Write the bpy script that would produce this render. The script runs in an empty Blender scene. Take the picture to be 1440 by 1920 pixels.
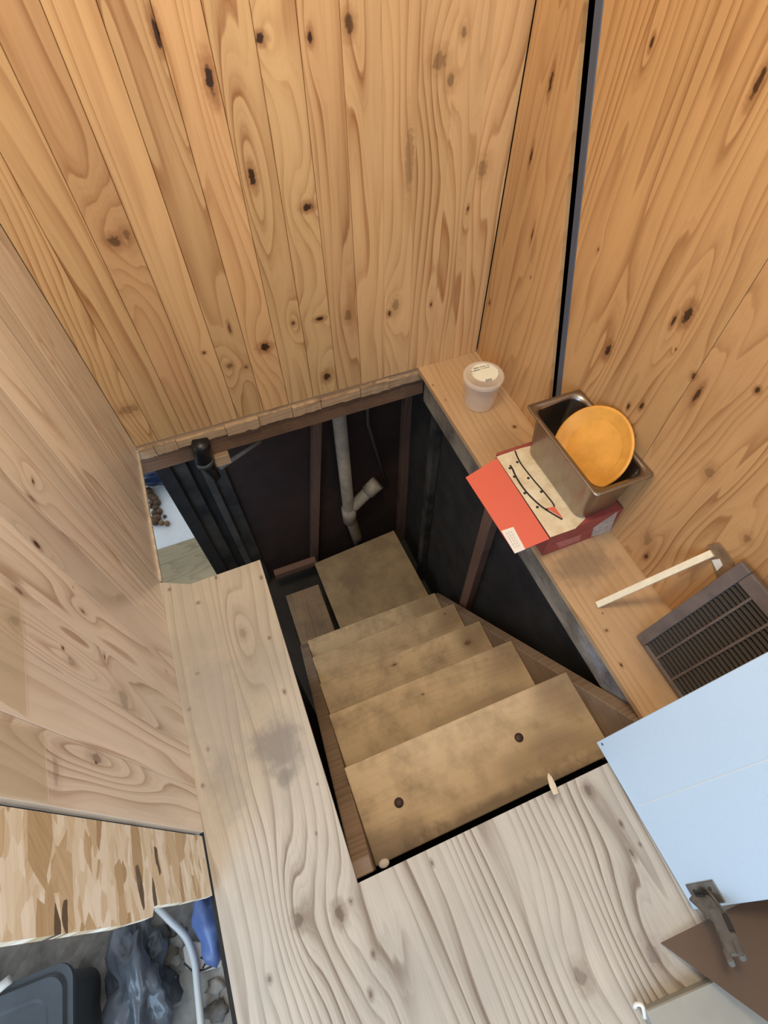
import bpy, bmesh, math, random
from mathutils import Vector, Matrix
random.seed(7)
SC = bpy.context.scene
COL = SC.collection

# ------------------------------------------------------------------ camera
H = 1.2                                    # camera height above the plywood floor
F = 986.151                                # focal length in pixels of the 1440x1920 frame
RM = ((0.929051, -0.369856, -0.008369), (-0.311728, -0.770454, -0.556081), (0.199223, 0.519237, -0.831086))
cam_d = bpy.data.cameras.new('camera')
cam = bpy.data.objects.new('camera', cam_d)
COL.objects.link(cam)
cam_d.sensor_fit = 'HORIZONTAL'
cam_d.sensor_width = 36.0
cam_d.lens = F / 1440 * 36.0
cam_d.clip_start = 0.02
r, d_, f_ = (Vector(v) for v in RM)
M = Matrix(((r.x, -d_.x, -f_.x, 0), (r.y, -d_.y, -f_.y, 0), (r.z, -d_.z, -f_.z, H), (0, 0, 0, 1)))
cam.matrix_world = M
SC.camera = cam

# ------------------------------------------------------------------ light
SC.view_settings.view_transform = 'Standard'
SC.view_settings.look = 'None'
SC.view_settings.exposure = 0.30
SC.view_settings.gamma = 1.0
SC.view_settings.use_curve_mapping = False
world = bpy.data.worlds.new('World')
SC.world = world
world.use_nodes = True
wb = world.node_tree.nodes['Background']
wb.inputs[0].default_value = (0.90, 0.95, 1.0, 1)
wb.inputs[1].default_value = 0.62

def area(name, loc, target, size, energy, col, sy=None):
    l = bpy.data.lights.new(name, 'AREA')
    l.energy = energy
    l.color = col
    l.size = size
    if sy:
        l.shape = 'RECTANGLE'
        l.size_y = sy
    o = bpy.data.objects.new(name, l)
    COL.objects.link(o)
    o.location = loc
    o.rotation_euler = (Vector(target) - Vector(loc)).to_track_quat('-Z', 'Y').to_euler()
    return o

area('daylight_window', (-1.7, -1.5, 1.5), (0.5, 0.1, 0.1), 1.6, 34, (0.50, 0.74, 1.0), 1.6)
area('left_wall_fill', (1.3, -1.9, 1.5), (-0.3, 0.7, 0.3), 1.3, 18, (0.93, 0.96, 1.0), 1.6)  # unseen light added behind the camera to brighten the left wall
area('ceiling_lamp', (0.0, 0.45, 2.15), (0.15, 0.9, 0.2), 0.35, 17, (1.0, 0.80, 0.52))

# ------------------------------------------------------------------ pixel helpers
def ray(p):
    c = Vector((p[0] - 720, p[1] - 960, F))
    return Vector((RM[0][i] * c.x + RM[1][i] * c.y + RM[2][i] * c.z for i in range(3)))
EYE = Vector((0, 0, H))
def at_z(p, z):
    d = ray(p); return EYE + d * ((z - H) / d.z)
def at_x(p, x):
    d = ray(p); return EYE + d * (x / d.x)
def at_y(p, y):
    d = ray(p); return EYE + d * (y / d.y)

# ------------------------------------------------------------------ mesh helpers
def mesh_obj(name, bm, mat, parent=None, smooth=False):
    me = bpy.data.meshes.new(name)
    bmesh.ops.recalc_face_normals(bm, faces=bm.faces)
    bm.to_mesh(me); bm.free()
    if smooth:
        for p in me.polygons: p.use_smooth = True
    if mat: me.materials.append(mat)
    o = bpy.data.objects.new(name, me)
    COL.objects.link(o)
    if parent: o.parent = parent
    return o
def tag(o, label, cat, group=None):
    o['label'] = label; o['category'] = cat
    if group: o['group'] = group
    return o
def struct(o, label=None):
    o['kind'] = 'structure'
    if label: o['label'] = label
    return o
def empty(name, loc=(0, 0, 0)):
    o = bpy.data.objects.new(name, None)
    o.empty_display_size = 0.05
    COL.objects.link(o); o.location = loc
    return o
def put(o, parent):
    """parent keeping world coordinates of an untransformed mesh"""
    o.parent = parent
    o.matrix_parent_inverse = Matrix.Translation(-Vector(parent.location))
    return o
def add_box(bm, a, b, bevel=0.0, segs=1, mtx=None):
    x0, y0, z0 = a; x1, y1, z1 = b
    vs = [bm.verts.new(v) for v in ((x0,y0,z0),(x1,y0,z0),(x1,y1,z0),(x0,y1,z0),(x0,y0,z1),(x1,y0,z1),(x1,y1,z1),(x0,y1,z1))]
    fs = [bm.faces.new([vs[i] for i in q]) for q in ((0,3,2,1),(4,5,6,7),(0,1,5,4),(1,2,6,5),(2,3,7,6),(3,0,4,7))]
    if bevel:
        es = list({e for f in fs for e in f.edges})
        bmesh.ops.bevel(bm, geom=es, offset=bevel, segments=segs, affect='EDGES', profile=0.5)
    if mtx is not None:
        bmesh.ops.transform(bm, matrix=mtx, verts=bm.verts)
    return bm
def box(name, a, b, mat, parent=None, bevel=0.0, segs=1, mtx=None):
    return mesh_obj(name, add_box(bmesh.new(), a, b, bevel, segs, mtx), mat, parent)
def add_prism(bm, poly, off):
    """poly: list of 3d points, extruded by the vector off"""
    off = Vector(off)
    a = [bm.verts.new(p) for p in poly]
    b = [bm.verts.new(Vector(p) + off) for p in poly]
    n = len(poly)
    bm.faces.new(a); bm.faces.new(b[::-1])
    for i in range(n):
        bm.faces.new((a[i], a[(i+1) % n], b[(i+1) % n], b[i]))
    return bm
def prism(name, poly, off, mat, parent=None, bevel=0.0):
    bm = add_prism(bmesh.new(), poly, off)
    if bevel:
        bmesh.ops.bevel(bm, geom=bm.edges[:], offset=bevel, segments=1, affect='EDGES')
    return mesh_obj(name, bm, mat, parent)
def tube(bm, pts, rad, n=10, caps=True):
    pts = [Vector(p) for p in pts]
    rings = []
    up = None
    for i, p in enumerate(pts):
        t = (pts[min(i+1, len(pts)-1)] - pts[max(i-1, 0)]).normalized()
        if up is None:
            up = t.orthogonal().normalized()
        else:
            up = (up - t * up.dot(t)).normalized()
        s = t.cross(up)
        rr = rad[i] if isinstance(rad, (list, tuple)) else rad
        rings.append([bm.verts.new(p + (up * math.cos(k*2*math.pi/n) + s * math.sin(k*2*math.pi/n)) * rr) for k in range(n)])
    for a, b in zip(rings, rings[1:]):
        for k in range(n):
            bm.faces.new((a[k], a[(k+1) % n], b[(k+1) % n], b[k]))
    if caps:
        bm.faces.new(rings[0][::-1]); bm.faces.new(rings[-1])
    return bm
def loft(bm, loops, cap0=True, cap1=True):
    rings = [[bm.verts.new(p) for p in lp] for lp in loops]
    n = len(rings[0])
    for a, b in zip(rings, rings[1:]):
        for k in range(n):
            bm.faces.new((a[k], a[(k+1) % n], b[(k+1) % n], b[k]))
    if cap0: bm.faces.new(rings[0][::-1])
    if cap1: bm.faces.new(rings[-1])
    return bm
def lathe_loops(profile, c, n=40):
    return [[(c[0] + r_*math.cos(k*2*math.pi/n), c[1] + r_*math.sin(k*2*math.pi/n), c[2] + z_) for k in range(n)] for r_, z_ in profile]
def spline(pts, m=8):
    pts = [Vector(p) for p in pts]
    out = []
    for i in range(len(pts)-1):
        p0 = pts[max(i-1, 0)]; p1 = pts[i]; p2 = pts[i+1]; p3 = pts[min(i+2, len(pts)-1)]
        for k in range(m):
            t = k/m
            out.append(0.5*((2*p1) + (p2-p0)*t + (2*p0-5*p1+4*p2-p3)*t*t + (3*p1-p0-3*p2+p3)*t**3))
    out.append(pts[-1])
    return out

# ------------------------------------------------------------------ materials
class NT:
    def __init__(s, name):
        s.m = bpy.data.materials.new(name); s.m.use_nodes = True
        s.t = s.m.node_tree; s.b = s.t.nodes['Principled BSDF']
    def n(s, kind, **kw):
        nd = s.t.nodes.new(kind)
        for k, v in kw.items(): setattr(nd, k, v)
        return nd
    def link(s, a, b): s.t.links.new(a, b)
    def setin(s, sock, v):
        if hasattr(v, 'is_output') or isinstance(v, bpy.types.NodeSocket): s.link(v, sock)
        else: sock.default_value = v
    def math(s, op, a, b=None, c=None, clamp=False):
        nd = s.n('ShaderNodeMath', operation=op, use_clamp=clamp)
        s.setin(nd.inputs[0], a)
        if b is not None: s.setin(nd.inputs[1], b)
        if c is not None: s.setin(nd.inputs[2], c)
        return nd.outputs[0]
    def vec(s, op, a, b=None):
        nd = s.n('ShaderNodeVectorMath', operation=op)
        s.setin(nd.inputs[0], a)
        if b is not None: s.setin(nd.inputs[1], b)
        return nd.outputs['Value'] if op in ('LENGTH', 'DOT_PRODUCT') else nd.outputs['Vector']
    def noise(s, v, scale, detail=3.0, rough=0.5, dist=0.0):
        nd = s.n('ShaderNodeTexNoise')
        s.link(v, nd.inputs['Vector'])
        nd.inputs['Scale'].default_value = scale; nd.inputs['Detail'].default_value = detail
        nd.inputs['Roughness'].default_value = rough; nd.inputs['Distortion'].default_value = dist
        return nd.outputs['Fac']
    def ramp(s, f, stops, interp='LINEAR'):
        nd = s.n('ShaderNodeValToRGB')
        nd.color_ramp.interpolation = interp
        el = nd.color_ramp.elements
        while len(el) < len(stops): el.new(0.5)
        for e, (p, c) in zip(el, stops):
            e.position = p; e.color = c if len(c) == 4 else (*c, 1)
        s.link(f, nd.inputs[0]); return nd.outputs[0]
    def mix(s, f, a, b, blend='MIX'):
        nd = s.n('ShaderNodeMix', data_type='RGBA', blend_type=blend)
        s.setin(nd.inputs[0], f)
        for sock, v in ((nd.inputs[6], a), (nd.inputs[7], b)):
            if isinstance(v, tuple): sock.default_value = v if len(v) == 4 else (*v, 1)
            else: s.link(v, sock)
        return nd.outputs[2]
    def maprange(s, v, a, b, c=0.0, d=1.0, smooth=False):
        nd = s.n('ShaderNodeMapRange'); nd.clamp = True
        if smooth: nd.interpolation_type = 'SMOOTHSTEP'
        s.setin(nd.inputs[0], v)
        for i, x in enumerate((a, b, c, d)): nd.inputs[i+1].default_value = x
        return nd.outputs[0]
    def bump(s, h, strength, dist=0.001):
        nd = s.n('ShaderNodeBump')
        nd.inputs['Strength'].default_value = strength; nd.inputs['Distance'].default_value = dist
        s.link(h, nd.inputs['Height']); s.link(nd.outputs[0], s.b.inputs['Normal'])
    def coords(s, u, v, seed=0.0):
        """flat vector (across grain, along grain, seed) from object coordinates"""
        tc = s.n('ShaderNodeTexCoord'); sp = s.n('ShaderNodeSeparateXYZ')
        s.link(tc.outputs['Object'], sp.inputs[0])
        cb = s.n('ShaderNodeCombineXYZ')
        s.link(sp.outputs['XYZ'.index(u)], cb.inputs[0]); s.link(sp.outputs['XYZ'.index(v)], cb.inputs[1])
        cb.inputs[2].default_value = seed
        return cb.outputs[0]

def wood(name, u, v, light, dark, seed=0.0, freq=38.0, warp=1.6, vstretch=0.10, knots=(), stains=(), rough=0.45,
         fine=0.10, contrast=0.8, dirt=None, dirt_amt=0.0, knot_col=(0.05, 0.022, 0.010), relief=0.15, spec=0.35, warpscale=9.0, dirt_scale=7.0, fade=None):
    """sawn softwood: growth-ring bands that flow round the knots.
    knots: (u, v, ru, rv, rings, darkness); stains: (u, v, ru, rv, strength, colour)"""
    t = NT(name)
    P = t.coords(u, v, seed)
    Ps = t.vec('MULTIPLY', P, (1.0, vstretch, 1.0))
    w1 = t.noise(Ps, warpscale, 2.0, 0.45)
    w2 = t.noise(t.vec('MULTIPLY', P, (1.0, vstretch*0.6, 1.0)), 42.0, 2.0, 0.5)
    sep = t.n('ShaderNodeSeparateXYZ'); t.link(P, sep.inputs[0])
    field = t.math('MULTIPLY', sep.outputs[0], freq)
    field = t.math('MULTIPLY_ADD', w1, warp*7, field)
    field = t.math('MULTIPLY_ADD', w2, 0.35, field)
    core = None; halo = None
    wob = t.noise(P, 90.0, 2.0)
    for (ku, kv, ru, rv, amp, dk) in knots:
        dvec = t.vec('SUBTRACT', P, (ku, kv, seed))
        if amp:
            e = t.vec('LENGTH', t.vec('MULTIPLY', dvec, (1/(3.0*ru), 1/(6.0*rv), 0)))
            g = t.math('EXPONENT', t.math('MULTIPLY', t.math('MULTIPLY', e, e), -1.0))
            field = t.math('MULTIPLY_ADD', g, amp, field)
        if dk:
            e2 = t.vec('LENGTH', t.vec('MULTIPLY', dvec, (1/ru, 1/rv, 0)))
            e2 = t.math('MULTIPLY_ADD', wob, 0.9, t.math('SUBTRACT', e2, 0.30))
            c = t.math('MULTIPLY', t.maprange(e2, 0.92, 0.55, smooth=True), dk)
            h = t.math('MULTIPLY', t.maprange(e2, 1.9, 0.9, smooth=True), min(1, dk)*0.6)
            core = c if core is None else t.math('MAXIMUM', core, c)
            halo = h if halo is None else t.math('MAXIMUM', halo, h)
    fr = t.math('FRACT', field)
    def tooth(x):
        b_ = t.ramp(x, [(0.0, (0.04,)*3), (0.42, (0.12,)*3), (0.75, (0.55,)*3), (0.90, (1,)*3), (0.95, (0.85,)*3), (1.0, (0.04,)*3)])
        w_ = t.n('ShaderNodeRGBToBW'); t.link(b_, w_.inputs[0]); return w_.outputs[0]
    fr2 = t.math('FRACT', t.math('MULTIPLY_ADD', field, 2.7, t.math('MULTIPLY', w2, 1.2)))
    bwv = t.math('ADD', t.math('MULTIPLY', tooth(fr), 0.82), t.math('MULTIPLY', tooth(fr2), 0.16))
    mod = t.noise(t.vec('MULTIPLY', P, (1.0, 0.12, 1.0)), 14.0, 2.0)
    mod = t.maprange(mod, 0.30, 0.65, 0.22, 1.1)
    fibre = t.noise(t.vec('MULTIPLY', P, (1.0, 0.012, 1.0)), 420.0, 2.0, 0.6)
    fac = t.math('MULTIPLY', t.math('MULTIPLY', bwv, mod), contrast)
    if fade:                                   # the figure is sanded fainter along part of the sheet
        fac = t.math('MULTIPLY', fac, t.maprange(t.math('MULTIPLY_ADD', w1, 0.25, sep.outputs[1]), fade[0], fade[1], 1.0, fade[2], smooth=True))
    fac = t.math('ADD', fac, t.math('MULTIPLY', t.math('SUBTRACT', fibre, 0.5), fine*3), clamp=True)
    colr = t.mix(fac, light, dark)
    big = t.noise(t.vec('MULTIPLY', P, (1.0, 0.25, 1.0)), 5.0, 2.0)
    val = t.n('ShaderNodeHueSaturation')
    t.link(t.maprange(big, 0.25, 0.75, 0.86, 1.12), val.inputs['Value']); t.link(colr, val.inputs['Color'])
    colr = val.outputs[0]
    if halo is not None: colr = t.mix(halo, colr, (dark[0]*0.8, dark[1]*0.7, dark[2]*0.6))
    if core is not None: colr = t.mix(core, colr, knot_col)
    for (su, sv, ru, rv, amt, sc) in stains:
        e = t.vec('LENGTH', t.vec('MULTIPLY', t.vec('SUBTRACT', P, (su, sv, seed)), (1/ru, 1/rv, 0)))
        e = t.math('MULTIPLY_ADD', t.noise(P, 28.0, 4.0, 0.6), 1.3, t.math('SUBTRACT', e, 0.65))
        colr = t.mix(t.math('MULTIPLY', t.maprange(e, 1.15, 0.35, smooth=True), amt), colr, sc)
    if dirt:
        dn = t.noise(P, dirt_scale, 5.0, 0.62)
        colr = t.mix(t.maprange(dn, 0.42, 0.72, 0.0, dirt_amt), colr, dirt)
    t.link(colr, t.b.inputs['Base Color'])
    t.b.inputs['Roughness'].default_value = rough
    t.b.inputs['Specular IOR Level'].default_value = spec
    hgt = t.math('SUBTRACT', t.math('MULTIPLY', fibre, 0.5), fac)
    if core is not None: hgt = t.math('SUBTRACT', hgt, core)
    t.bump(hgt, relief, 0.0006)
    return t.m

def plain(name, col, rough=0.5, metal=0.0, spec=0.5, noise=0.0, nscale=20.0, col2=None, bump=0.0):
    t = NT(name)
    t.b.inputs['Roughness'].default_value = rough
    t.b.inputs['Metallic'].default_value = metal
    t.b.inputs['Specular IOR Level'].default_value = spec
    if noise or bump:
        tc = t.n('ShaderNodeTexCoord')
        nz = t.noise(tc.outputs['Object'], nscale, 5.0, 0.6)
        c2 = col2 or tuple(c*(1-noise) for c in col)
        t.link(t.mix(t.maprange(nz, 0.35, 0.68), col, c2), t.b.inputs['Base Color'])
        if bump: t.bump(nz, bump, 0.004)
    else:
        t.b.inputs['Base Color'].default_value = (*col, 1)
    return t.m

def osb_mat():
    t = NT('oriented_strand_board')
    P = t.coords('Z', 'Y', 0.0)
    warped = t.n('ShaderNodeVectorMath', operation='MULTIPLY_ADD')
    nn = t.n('ShaderNodeTexNoise'); t.link(P, nn.inputs['Vector']); nn.inputs['Scale'].default_value = 30
    t.link(nn.outputs['Color'], warped.inputs[0]); warped.inputs[1].default_value = (0.007, 0.007, 0); t.link(P, warped.inputs[2])
    cols = []
    pale = [(0, (0.70, 0.60, 0.44)), (0.35, (0.80, 0.73, 0.58)), (0.7, (0.86, 0.81, 0.69)), (1, (0.92, 0.89, 0.81))]
    tan = [(0, (0.45, 0.33, 0.19)), (0.5, (0.60, 0.47, 0.30)), (1, (0.74, 0.63, 0.46))]
    for ang, sc, st_, rp in ((0.12, 85, 0.42, pale), (1.15, 30, 0.38, tan), (-1.05, 34, 0.40, tan), (0.25, 62, 0.40, tan)):
        mp = t.n('ShaderNodeMapping'); t.link(warped.outputs[0], mp.inputs[0])
        mp.inputs['Rotation'].default_value = (0, 0, ang); mp.inputs['Scale'].default_value = (1, st_, 1)
        vo = t.n('ShaderNodeTexVoronoi'); t.link(mp.outputs[0], vo.inputs['Vector']); vo.inputs['Scale'].default_value = sc
        sp = t.n('ShaderNodeSeparateColor'); t.link(vo.outputs['Color'], sp.inputs[0])
        gr = t.noise(t.vec('MULTIPLY', mp.outputs[0], (1, 0.05, 1)), 420, 2)
        k = t.math('MULTIPLY_ADD', t.math('SUBTRACT', gr, 0.5), 0.9, sp.outputs[0], clamp=True)
        cols.append((t.ramp(k, rp), sp.outputs[1], sp.outputs[2]))
    c = cols[0][0]
    for q_, th_ in ((3, 0.84), (2, 0.84), (1, 0.80)):
        c = t.mix(t.maprange(cols[q_][1], th_, th_+0.01), c, cols[q_][0])
    c = t.mix(t.maprange(cols[0][2], 0.985, 0.99), c, (0.12, 0.085, 0.055))
    t.link(c, t.b.inputs['Base Color'])
    t.b.inputs['Roughness'].default_value = 0.6
    t.bump(cols[0][1], 0.25, 0.001)
    return t.m

PINE_L, PINE_D = (0.69, 0.46, 0.245), (0.37, 0.175, 0.07)
WHITE_L, WHITE_D = (0.86, 0.79, 0.69), (0.46, 0.33, 0.23)
PLY_L, PLY_D = (0.52, 0.485, 0.43), (0.20, 0.155, 0.115)
GREY = (0.24, 0.235, 0.235)

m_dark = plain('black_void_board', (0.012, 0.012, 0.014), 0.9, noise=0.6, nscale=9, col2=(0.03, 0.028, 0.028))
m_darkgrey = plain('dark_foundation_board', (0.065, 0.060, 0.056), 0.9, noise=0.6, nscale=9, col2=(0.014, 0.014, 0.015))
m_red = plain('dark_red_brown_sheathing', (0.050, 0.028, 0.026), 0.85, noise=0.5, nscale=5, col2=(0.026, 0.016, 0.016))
m_stud = wood('weathered_stud', 'X', 'Z', (0.17, 0.105, 0.085), (0.08, 0.05, 0.04), 3.1, 60, knots=(), rough=0.8)
m_oldx = wood('old_beam', 'Z', 'X', (0.22, 0.13, 0.085), (0.10, 0.058, 0.037), 4.2, 70, knots=(), rough=0.8, dirt=(0.06, 0.045, 0.035), dirt_amt=0.7)
m_raw = wood('raw_torn_wood', 'Z', 'X', (0.50, 0.36, 0.235), (0.24, 0.15, 0.09), 5.0, 90, knots=(), rough=0.8, relief=0.5)
m_fascia = wood('grey_fascia', 'Z', 'Y', (0.34, 0.30, 0.25), (0.15, 0.13, 0.11), 6.0, 60, stains=((-0.09, 0.15, 0.07, 0.14, .8, (0.46, 0.48, 0.54)), (-0.05, 0.36, 0.04, 0.09, .6, (0.36, 0.34, 0.30))), rough=0.7, dirt=(0.05, 0.047, 0.045), dirt_amt=0.85, dirt_scale=9)
m_string = wood('stringer_wood', 'Z', 'Y', (0.38, 0.285, 0.21), (0.20, 0.135, 0.09), 7.0, 60, rough=0.6, dirt=(0.10, 0.07, 0.05), dirt_amt=0.5)
m_osb = osb_mat()
m_concrete = plain('dusty_rubble_concrete', (0.36, 0.34, 0.31), 0.95, noise=0.5, nscale=14, col2=(0.14, 0.135, 0.13), bump=0.6)
m_earth = plain('basement_ground', (0.05, 0.045, 0.04), 0.95, noise=0.5, nscale=6)

def kn(px, py, w, h, amp, dk, fn, pl, ui, vi):
    """knot from a photo pixel and its size in pixels, on a known wall or floor plane"""
    c = fn((px, py), pl)
    s = (c - EYE).length / F
    return (c[ui], c[vi], w*s, h*s*1.15, amp, dk)

# ================================================================== SETTING
XL, XR, YB = -0.318, 0.827, 1.248          # left wall, right wall, back wall faces
XO0, XO1, YO0 = -0.066, 0.610, -0.006      # stair opening
TOP = 2.3
# ---- back wall: tongue-and-groove pine boards
BK = [(393,150,9,24,2.2,1), (473,332,8,18,2.6,1), (577,388,13,8,1.8,1), (215,452,14,11,2.6,.75), (236,440,10,10,1,.45), (292,58,6,22,1,1), (488,72,10,7,2,1),
      (581,68,5,10,1.2,1), (655,45,9,15,1.6,.8), (600,598,11,5,1.5,1), (652,592,10,15,1.5,.45), (550,606,5,6,2,.8), (497,651,13,10,1.8,1), (430,686,8,7,2.4,.6),
      (613,706,10,12,1.8,.95), (730,588,5,7,1.6,.9), (742,572,10,16,1.4,.4), (905,315,13,19,2,.4), (877,392,3,7,.8,.9), (808,571,3,5,.8,.9), (383,661,4,4,.6,.8),
      (824,115,16,14,2.2,.45), (845,150,8,12,1,.5), (768,300,12,60,1.2,.32), (430,615,4,12,.6,.7), (240,768,26,12,1.2,.35), (178,740,4,12,.4,.5), (462,688,4,4,.6,.7), (870,60,7,9,1,.5)]
wall_back = struct(box('wall_back', (XL-0.02, YB+0.012, 0.0), (XR+0.05, YB+0.03, TOP), m_dark), 'back wall of vertical orange knotty pine boards above the stair opening')
pitch = 0.0687*H
edges = [XL] + [(-0.2105 + 0.0687*k)*H for k in range(0, 13)] + [XR]
for i in range(len(edges)-1):
    a, b = edges[i], edges[i+1]
    ks = [kn(*k, at_y, YB, 0, 2) for k in BK]
    ks = [k for k in ks if a-0.008 < k[0] < b+0.008]
    rr = random.Random(i*13+5)
    j = rr.uniform(0.88, 1.08); yl = rr.uniform(0.94, 1.06)
    m = wood('pine_board_back_%d' % i, 'X', 'Z', (PINE_L[0]*j, PINE_L[1]*j*yl, PINE_L[2]*j*yl), (PINE_D[0]*j, PINE_D[1]*j, PINE_D[2]*j), i*1.37, rr.uniform(16, 34), rr.uniform(0.9, 1.5), rr.uniform(0.06, 0.11), ks, rough=0.38, contrast=rr.uniform(0.8, 1.1))
    g = 0.0005 if i < 9 else 0.0001
    box('board', (a+g, YB, 0.0), (b-g, YB+0.012, TOP), m, wall_back, bevel=0.0014 if i < 9 else 0.0004)
# ---- left wall: pale varnished boards, ending at the strand board strip
YL0 = 0.182
LK = [(70,1022,7,13,2.4,.9), (180,1421,11,26,3.2,.55), (180,1430,3,5,0,1), (134,1240,10,18,3.0,.35), (118,1215,4,5,.5,.9), (196,1233,8,4,1.0,1), (155,1146,5,9,1.4,.6), (153,1143,2,3,0,1),
      (28,1165,13,18,3,.6), (62,903,8,5,1.6,.8), (60,935,6,16,1,.6), (137,1101,2,2,.3,.9), (232,1310,24,26,1.5,.38), (105,1445,30,12,.5,.30), (312,1258,2,2,.2,.9), (250,770,3,3,0,.6), (100,680,4,8,1,.4), (35,1108,6,14,1,.5)]
wall_left = struct(box('wall_left', (XL-0.025, YL0, 0.01), (XL-0.012, YB+0.012, TOP), m_dark), 'left wall of pale varnished knotty boards')
ny = 13
le = [YL0 + 0.0838*k for k in range(ny)] + [YB]
for i in range(ny):
    a, b = le[i], le[i+1]
    ks = [kn(*k, at_x, XL, 1, 2) for k in LK]
    ks = [k for k in ks if a-0.006 < k[0] < b+0.006]
    rr = random.Random(i*7+3)
    j = rr.uniform(0.92, 1.06)
    m = wood('pale_board_left_%d' % i, 'Y', 'Z', tuple(c*j for c in WHITE_L), tuple(c*j for c in WHITE_D), i*2.11+0.5, rr.uniform(14, 28), rr.uniform(0.8, 1.5), rr.uniform(0.07, 0.12), ks, rough=0.28, contrast=rr.uniform(0.6, 0.95) + (0.3 if i < 5 else 0.0), spec=0.5)
    box('board', (XL-0.012, a+0.0002, 0.0), (XL, b-0.0002, TOP), m, wall_left, bevel=0.0007)
box('edge_strip', (XL-0.010, 0.766, -0.010), (XL+0.006, YB-0.012, -0.0002), plain('pale_edge', (0.62, 0.55, 0.47), 0.6, noise=0.4, nscale=30), wall_left, 0.001)
# strand board strip
osb = [(XL, 0.1765, 0.0), (XL, 0.1785, TOP), (XL, 0.068, TOP), (XL, 0.070, 0.66), (XL, 0.062, 0.40), (XL, 0.064, 0.30), (XL, 0.076, 0.29), (XL, 0.074, 0.15), (XL, 0.076, 0.0)]
wl2 = struct(prism('wall_strand_board', [Vector(p) - Vector((0.004, 0, 0)) for p in osb], (-0.012, 0, 0), m_osb), 'strand board strip beside the left wall')
# ---- right wall: tapered filler board, dark gap, two wide boards
RK = [(1033,153,5,17,1.6,1), (996,292,4,15,1.2,1), (998,440,3,15,.8,.9), (918,567,3,6,.6,.9), (995,520,2,3,.3,.9), (1000,470,9,30,1,.2)]
RK2 = [(1222,80,4,9,1,1), (1422,155,7,24,1.6,.95), (1289,590,11,20,2.6,.95), (1263,602,5,14,1,.95), (1140,657,8,16,1.8,1), (1267,655,2,3,.8,.9), (1122,468,2,3,.8,.8), (1178,762,4,7,1,1), (1203,761,5,9,1,1),
       (1307,740,6,19,1.6,.9), (1420,732,6,7,1,.95), (1300,705,6,8,1,.8), (1212,1043,5,9,1.5,.95), (1330,885,12,16,2,.4), (1215,1012,14,18,1.6,.35), (1400,1010,10,10,2,.4)]
wall_right = struct(box('wall_right', (XR+0.030, -1.0, 0.0), (XR+0.05, YB+0.03, TOP), m_dark), 'right wall of wide pine boards with a slanting dark gap')
def gy(z, side):        # slanting gap edges
    (y1, z1), (y0, z0) = (((0.91*H, 0.764*H), (0.71*H, 0.134*H)), ((0.862*H, 0.773*H), (0.675*H, 0.164*H)))[side]
    return y0 + (y1-y0)*(z-z0)/(z1-z0)
zt = 1.62
fm = wood('pine_filler_board', 'Y', 'Z', (0.58, 0.355, 0.17), (0.32, 0.15, 0.06), 31.0, 26, 1.2, 0.08, [kn(*k, at_x, XR, 1, 2) for k in RK], rough=0.42)
prism('board', [(XR, gy(0, 0), 0), (XR, YB-0.0055, 0), (XR, YB-0.0035, zt), (XR, gy(zt, 0), zt)], (0.012, 0, 0), fm, wall_right, 0.0006)
ks2 = [kn(*k, at_x, XR, 1, 2) for k in RK2]
seam = 0.4165*H
wm1 = wood('pine_wide_board_1', 'Y', 'Z', (0.57, 0.335, 0.15), (0.27, 0.118, 0.043), 33.0, 26, 1.5, 0.07, [k for k in ks2 if k[0] > seam-0.01], rough=0.42, contrast=0.85)
wm2 = wood('pine_wide_board_2', 'Y', 'Z', (0.57, 0.33, 0.15), (0.27, 0.118, 0.043), 35.0, 22, 2.0, 0.10, [k for k in ks2 if k[0] <= seam+0.01], rough=0.42, contrast=0.85)
prism('board', [(XR, seam+0.0006, 0), (XR, gy(0, 1), 0), (XR, gy(zt, 1), zt), (XR, seam+0.0006, zt)], (0.012, 0, 0), wm1, wall_right, 0.0008)
prism('board', [(XR, -1.0, 0), (XR, seam-0.0006, 0), (XR, seam-0.0006, zt), (XR, -1.0, zt)], (0.012, 0, 0), wm2, wall_right, 0.0008)
m_gap = plain('blue_black_strip', (0.012, 0.017, 0.030), 0.45, noise=0.4, nscale=12)
prism('gap_strip', [(XR+0.022, gy(0, 0)+0.03, 0), (XR+0.022, gy(0, 1)-0.03, 0), (XR+0.022, gy(zt, 1)-0.03, zt), (XR+0.022, gy(zt, 0)+0.03, zt)], (0.006, 0, 0), m_gap, wall_right)['label'] = 'dark blue-black strip down the slanting gap'
prism('gap_trim', [(XR+0.0012, gy(0, 1)+0.026, 0), (XR+0.0012, gy(0, 1)+0.0006, 0), (XR+0.0012, gy(zt, 1)+0.0006, zt), (XR+0.0012, gy(zt, 1)+0.034, zt)], (0.016, 0, 0), plain('slate_edge_trim', (0.075, 0.095, 0.14), 0.4), wall_right, 0.004)

# ---- plywood floor, one L-shaped sheet
FK = [(560,1725,10,12,2.4,.8), (637,1712,10,14,2.4,.85), (455,1187,9,13,2.2,.35), (1102,1482,8,10,1.6,.75), (1036,1490,10,12,.6,.5), (505,1836,4,5,.6,.7), (700,1790,4,5,.5,.8), (695,1865,4,6,.4,.8),
      (1090,1833,12,16,2.4,.55), (1225,1790,14,18,2.4,.5), (810,1618,3,5,.2,.8), (1165,1545,3,5,0,.9), (1185,1600,4,8,.3,.8), (1200,1583,2,3,0,.8), (658,1690,4,4,.3,.7),
      (490,1083,3,4,0,.7), (405,1083,2,3,0,.9), (318,1105,3,3,0,.8), (372,1130,4,3,0,.6), (505,1196,3,3,0,.8), (533,1297,3,4,0,.85), (355,1330,3,3,0,.7), (370,1263,4,2,0,.7), (595,1470,2,2,0,.7), (593,1563,2,3,0,.7), (390,1405,3,4,0,.6), (380,1473,3,3,0,.6)]
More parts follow.
